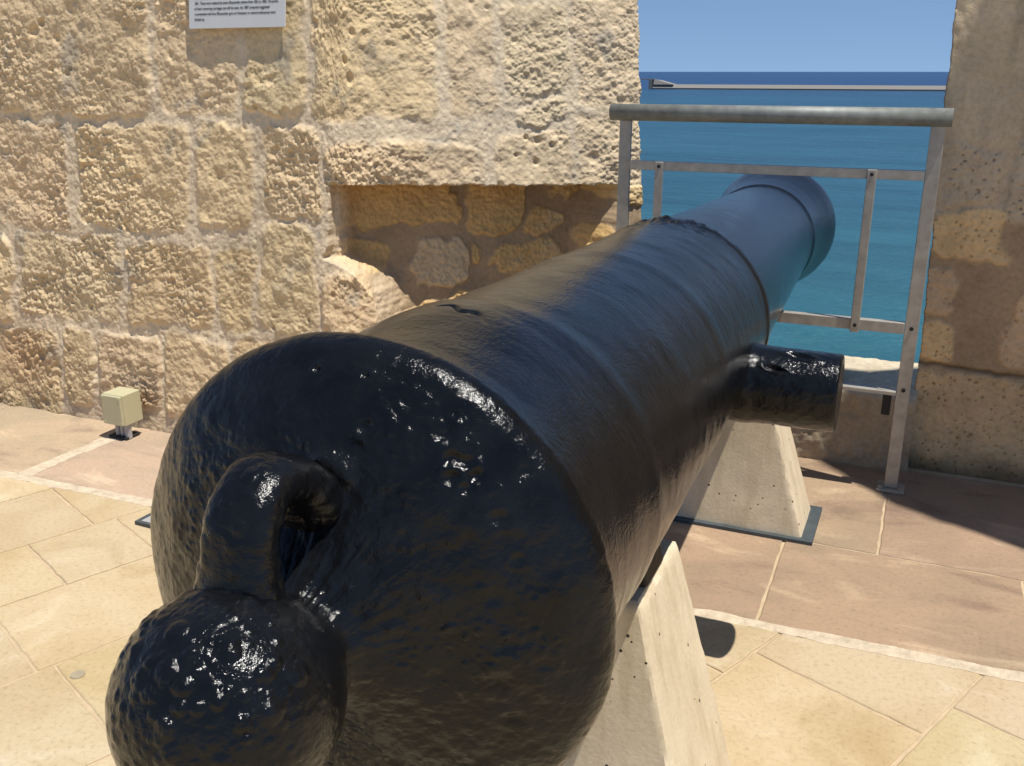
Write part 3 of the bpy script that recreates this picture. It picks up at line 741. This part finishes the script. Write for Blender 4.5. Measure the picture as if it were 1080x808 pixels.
# ------------------------------------------------------------------ concrete supports
def support(yc, half, label, hb=.345, ht=.205, ztop=.47, over=.0325):
    xc = -.5159 + AX[0] / AX[1] * (yc - C0.y); zb = .012
    root = thing('concrete_support', (xc, yc, 0), label, 'gun support', 'concrete supports under the cannon')
    bm = bmesh.new()
    nx, nz, ny = 60, 42, 24
    def surf(f, nu, nv):
        vs = [[bm.verts.new(f(i / nu, j / nv)) for j in range(nv + 1)] for i in range(nu + 1)]
        for i in range(nu):
            for j in range(nv): bm.faces.new((vs[i][j], vs[i + 1][j], vs[i + 1][j + 1], vs[i][j + 1]))
    cradle = lambda a: ztop - .07 * max(0, 1 - (a / .13) ** 2)               # shallow dip under the barrel
    def pos(a, b, c):                                                        # a,b in -1..1, c in 0..1 (height)
        w = hb + (ht - hb) * c; zt = cradle(a * ht); z = zb + (zt - zb) * c; hy = half - .045 * c
        return Vector((a * w, b * hy, z))
    surf(lambda u, v: pos(u * 2 - 1, -1, v), nx, nz); surf(lambda u, v: pos(1 - u * 2, 1, v), nx, nz)
    surf(lambda u, v: pos(1, u * 2 - 1, v), ny, nz); surf(lambda u, v: pos(-1, 1 - u * 2, v), ny, nz)
    surf(lambda u, v: pos(u * 2 - 1, v * 2 - 1, 1), nx, ny); surf(lambda u, v: pos(u * 2 - 1, 1 - v * 2, 0), nx, ny)
    bmesh.ops.remove_doubles(bm, verts=bm.verts, dist=.0005)
    co_ = np.array([v.co for v in bm.verts]); W_ = co_ + np.array((xc, yc, 0))
    n1 = fbm3(W_, 16, 3, 400); n2 = vn3(W_[:, 0] * 55, W_[:, 1] * 55, W_[:, 2] * 55, 401)
    for v, a_, b_ in zip(bm.verts, n1, n2):
        c = (v.co.z - zb) / (ztop - zb); w = hb + (ht - hb) * c
        ex = abs(abs(v.co.x) - w) < .004; ey = abs(abs(v.co.y) - (half - .045 * c)) < .004; ez = v.co.z > ztop - .004
        k = (ex + ey + ez)
        v.co += Vector((.0014 * a_, .0014 * a_, 0))
        if k >= 2:                                                           # worn, chipped arrises
            q = .0025 + .007 * max(0, b_ - .45)
            v.co.x -= math.copysign(q, v.co.x) * ex; v.co.y -= math.copysign(q, v.co.y) * ey; v.co.z -= q * ez
    o = bm_obj('concrete_block', bm, M_CONC, root, True)
    try: o.data.set_sharp_from_angle(angle=rad(28))
    except Exception: pass
    bm = bmesh.new(); add_box(bm, (0, 0, .006), (2 * hb + 2 * over, 2 * half + over, .012), .0015)
    bm_obj('base_plate', bm, M_PLATE, root)
    return root, xc
far, xf = support(2.745, .112, 'far concrete support on a grey steel plate, below the side stub of the cannon')
near, xn = support(1.420, .166, 'near concrete support under the thick rear half of the cannon', .317, .192, .50, -.01)

def wedge(x, y, label, z, s=(.11, .05, .075), tilt=.5):
    bm = bmesh.new(); add_box(bm, (0, 0, 0), s, .003, Matrix.Rotation(-tilt, 3, 'Y'))
    o = bm_obj('wooden_wedge', bm, M_WOOD); o.location = (x, y, z); return tag(o, label, 'wedge')
wedge(xn + .150, 1.40, 'dark end grained timber wedge packed between near concrete support and barrel', .530, (.065, .10, .07), .25)

# ------------------------------------------------------------------ railing
YR = 3.12
rail = thing('railing', (-.48, YR, 0), 'galvanised steel railing with a thick round top pipe across the gap', 'railing')
bm = bmesh.new(); add_cyl(bm, (-.995, YR, 1.174), (.030, YR, 1.174), .0265, 32)
adopt(bm_obj('handrail_pipe', bm, M_PIPE, smooth=False), rail)
hp = rail.children[0]
for f in hp.data.polygons: f.use_smooth = len(f.vertices) == 4
for x in (-.944, -.005):
    bm = bmesh.new(); add_box(bm, (x, YR, .580), (.040, .012, 1.138), .002); p = adopt(bm_obj('post', bm, M_GALV), rail)
    bm = bmesh.new(); add_box(bm, (x, YR + .01, .006), (.085, .075, .010), .0015)
    for dx in (-.03, .03): add_cyl(bm, (x + dx, YR - .015, .010), (x + dx, YR - .015, .019), .007, 6)
    b = bm_obj('foot_plate', bm, M_GALV, p); b.matrix_parent_inverse = p.matrix_parent_inverse.copy() if False else Matrix.Translation(-Vector(rail.location))
    b.matrix_parent_inverse = (Matrix.Translation(Vector(rail.location)) @ Matrix.Translation(-Vector(rail.location))).inverted()
for z, h_, th_ in ((1.008, .028, .03), (.545, .034, .03), (.335, .012, .045)):
    bm = bmesh.new(); add_box(bm, (-.4745, YR, z), (.897, th_, h_), .0015); adopt(bm_obj('crossbar', bm, M_GALV), rail)
for x in (-.821, -.170):
    bm = bmesh.new(); add_box(bm, (x, YR - .021, .772), (.027, .010, .500), .002); bl_ = adopt(bm_obj('baluster', bm, M_GALV), rail)
    for z in (1.008, .545):
        bm = bmesh.new(); add_cyl(bm, (x, YR - .026, z), (x, YR - .029, z), .0055, 12)
        b = bm_obj('bolt', bm, M_DARK, bl_)
for z in (.545, .345):
    bm = bmesh.new(); add_cyl(bm, (-.005, YR - .006, z), (-.005, YR - .010, z), .006, 12); adopt(bm_obj('bolt', bm, M_DARK), rail)
bm = bmesh.new(); add_box(bm, (-.05, YR + .02, .290), (.026, .03, .075), .003); adopt(bm_obj('rubber_stop', bm, M_DARK), rail)

# ------------------------------------------------------------------ notice on the wall
def wall_y(z): return 2.59 + z * TB
sx0, sx1, sz0, sh = -2.385, -1.992, 1.438, .30
tilt = math.atan(TB)
off = .024
sgn = thing('wall_notice', ((sx0 + sx1) / 2, wall_y(sz0) - off, sz0), 'white printed notice board fixed to the sunlit stone wall', 'sign')
sgn.rotation_euler = (-tilt, 0, 0)
bm = bmesh.new(); add_box(bm, (0, .003, sh / 2), (sx1 - sx0, .006, sh), .001); bm_obj('panel', bm, M_SIGN, sgn)
lines = ['No. 3 Casemate was armed with 32-pounder cannon between the eighteenth century and',
         '1861. These were replaced by seven 68-pounder cannon from 1862 to 1886. The pivots',
         'of their traversing carriages can still be seen. An 1887 proposal suggested',
         're-armament with four 80-pounder guns on Vavasseur or several embrasures were',
         'blocked up.']
for i, t_ in enumerate(lines):
    cu = D.curves.new('line_of_text', 'FONT'); cu.body = t_; cu.size = .0128; cu.extrude = .0002
    tmp = D.objects.new('tmp', cu); COL.objects.link(tmp); bpy.context.view_layer.update()
    me = D.meshes.new_from_object(tmp.evaluated_get(bpy.context.evaluated_depsgraph_get())); D.objects.remove(tmp)
    o = D.objects.new('line_of_text', me); me.materials.clear(); me.materials.append(M_INK)
    w = max(v.co.x for v in me.vertices)
    tgt = (.342, .342, .308, .332, .042)[i]
    o.scale = (tgt / w, 1, 1); o.rotation_euler = (math.pi / 2, 0, 0); o.location = (-.172, -.0006, .0935 - i * .0170); link(o, sgn)
for sg in (-1, 1):                                                           # ends of the printed frame above the text
    bm = bmesh.new(); add_box(bm, (sg * .181, -.0008, .150), (.005, .001, .08)); add_box(bm, (sg * .1765, -.0008, .1095), (.010, .001, .005)); bm_obj('printed_frame', bm, M_TRIM, sgn)

# ------------------------------------------------------------------ junction box
jb = thing('junction_box', (-2.66, 2.50, 0), 'small cream junction box on grey conduits at the foot of the sunlit wall', 'junction box')
bm = bmesh.new(); add_box(bm, (0, .006, .118), (.098, .088, .118), .003); adopt(bm_obj('enclosure', bm, M_CREAM), jb).matrix_parent_inverse = Matrix.Identity(4)
bm = bmesh.new(); add_box(bm, (0, -.043, .118), (.092, .012, .112), .003)
for sx in (-1, 1):
    for sz in (-1, 1): add_cyl(bm, (sx * .038, -.048, .118 + sz * .047), (sx * .038, -.0505, .118 + sz * .047), .004, 10)
bm_obj('lid', bm, M_CREAM, jb)
for x, r in ((-.018, .010), (.004, .009), (.030, .013)):
    bm = bmesh.new(); add_cyl(bm, (x, -.012, .002), (x, -.012, .062), r, 16); bm_obj('conduit', bm, M_GREYPVC, jb, False)
bm = bmesh.new(); add_box(bm, (-.004, .0, .006), (.088, .07, .010), .003); bm_obj('foot', bm, M_DARK, jb)

# ------------------------------------------------------------------ small things on the paving
bm = bmesh.new(); add_box(bm, (0, 0, .005), (.11, .11, .010), .001)
pl = thing('ground_cover', (-2.014, 2.012, 0), 'flat grey steel cover lying on the golden paving left of the cannon', 'cover plate')
bm_obj('cover_plate', bm, M_GREYPVC, pl)
bm = bmesh.new()
for a_, b_ in (((-.06, -.06), (.06, -.06)), ((.06, -.06), (.06, .06)), ((.06, .06), (-.06, .06)), ((-.06, .06), (-.06, -.06))):
    add_box(bm, ((a_[0] + b_[0]) / 2, (a_[1] + b_[1]) / 2, .006), (.012, abs(a_[1] - b_[1]) + .012, .012) if a_[0] == b_[0] else (abs(a_[0] - b_[0]) - .0 - .0125, .012, .0118), 0)
bm_obj('cover_frame', bm, M_PLATE, pl); pl.rotation_euler = (0, 0, rad(-2))
bm = bmesh.new(); bmesh.ops.create_cone(bm, cap_ends=True, segments=40, radius1=.0165, radius2=.0155, depth=.003)
dk = bm_obj('round_stud', bm, M_DISC); dk.location = (-1.641, 1.315, .0015); tag(dk, 'small round stud let into the golden paving beside the cannon button', 'stud')

# ------------------------------------------------------------------ breakwater
bw = thing('breakwater', (0, 1258, -20), 'long low stone breakwater lying across the sea under the horizon', 'breakwater')
bm = bmesh.new()
def prism(bm, pts, y0, y1, sl=0):
    a = [bm.verts.new((x, y0 + sl * z, z)) for x, z in pts]; b = [bm.verts.new((x, y1, z)) for x, z in pts]
    bm.faces.new(a); bm.faces.new(b[::-1]); n = len(pts)
    for i in range(n): bm.faces.new((a[i], b[i], b[(i + 1) % n], a[(i + 1) % n]))
prism(bm, [(-345, 1.5), (900, 1.5), (900, 5.6), (-330, 5.6), (-345, 5.6)], -9, 10, 1.0); bm_obj('quay_wall', bm, M_BREAK, bw)
bm = bmesh.new(); prism(bm, [(-346, -1), (901, -1), (901, 1.5), (-346, 1.5)], -8.5, 10.5); bm_obj('dark_footing', bm, M_BREAKD, bw)  # darker lower strip along the breakwater
bm = bmesh.new(); prism(bm, [(-344, 5.61), (-318, 5.61), (-330, 8.6), (-338, 10.8), (-344, 11.2)], -9, 12, .35); bm_obj('pier_head', bm, M_BREAK, bw)
bm = bmesh.new(); prism(bm, [(-400, 11.3), (-343.5, 11.3), (-343.5, 12.5), (-400, 12.5)], -4, 4); prism(bm, [(-351, -1), (-346.5, -1), (-346.5, 11.2), (-351, 11.2)], -5, 6); bm_obj('footbridge', bm, M_BREAK, bw)
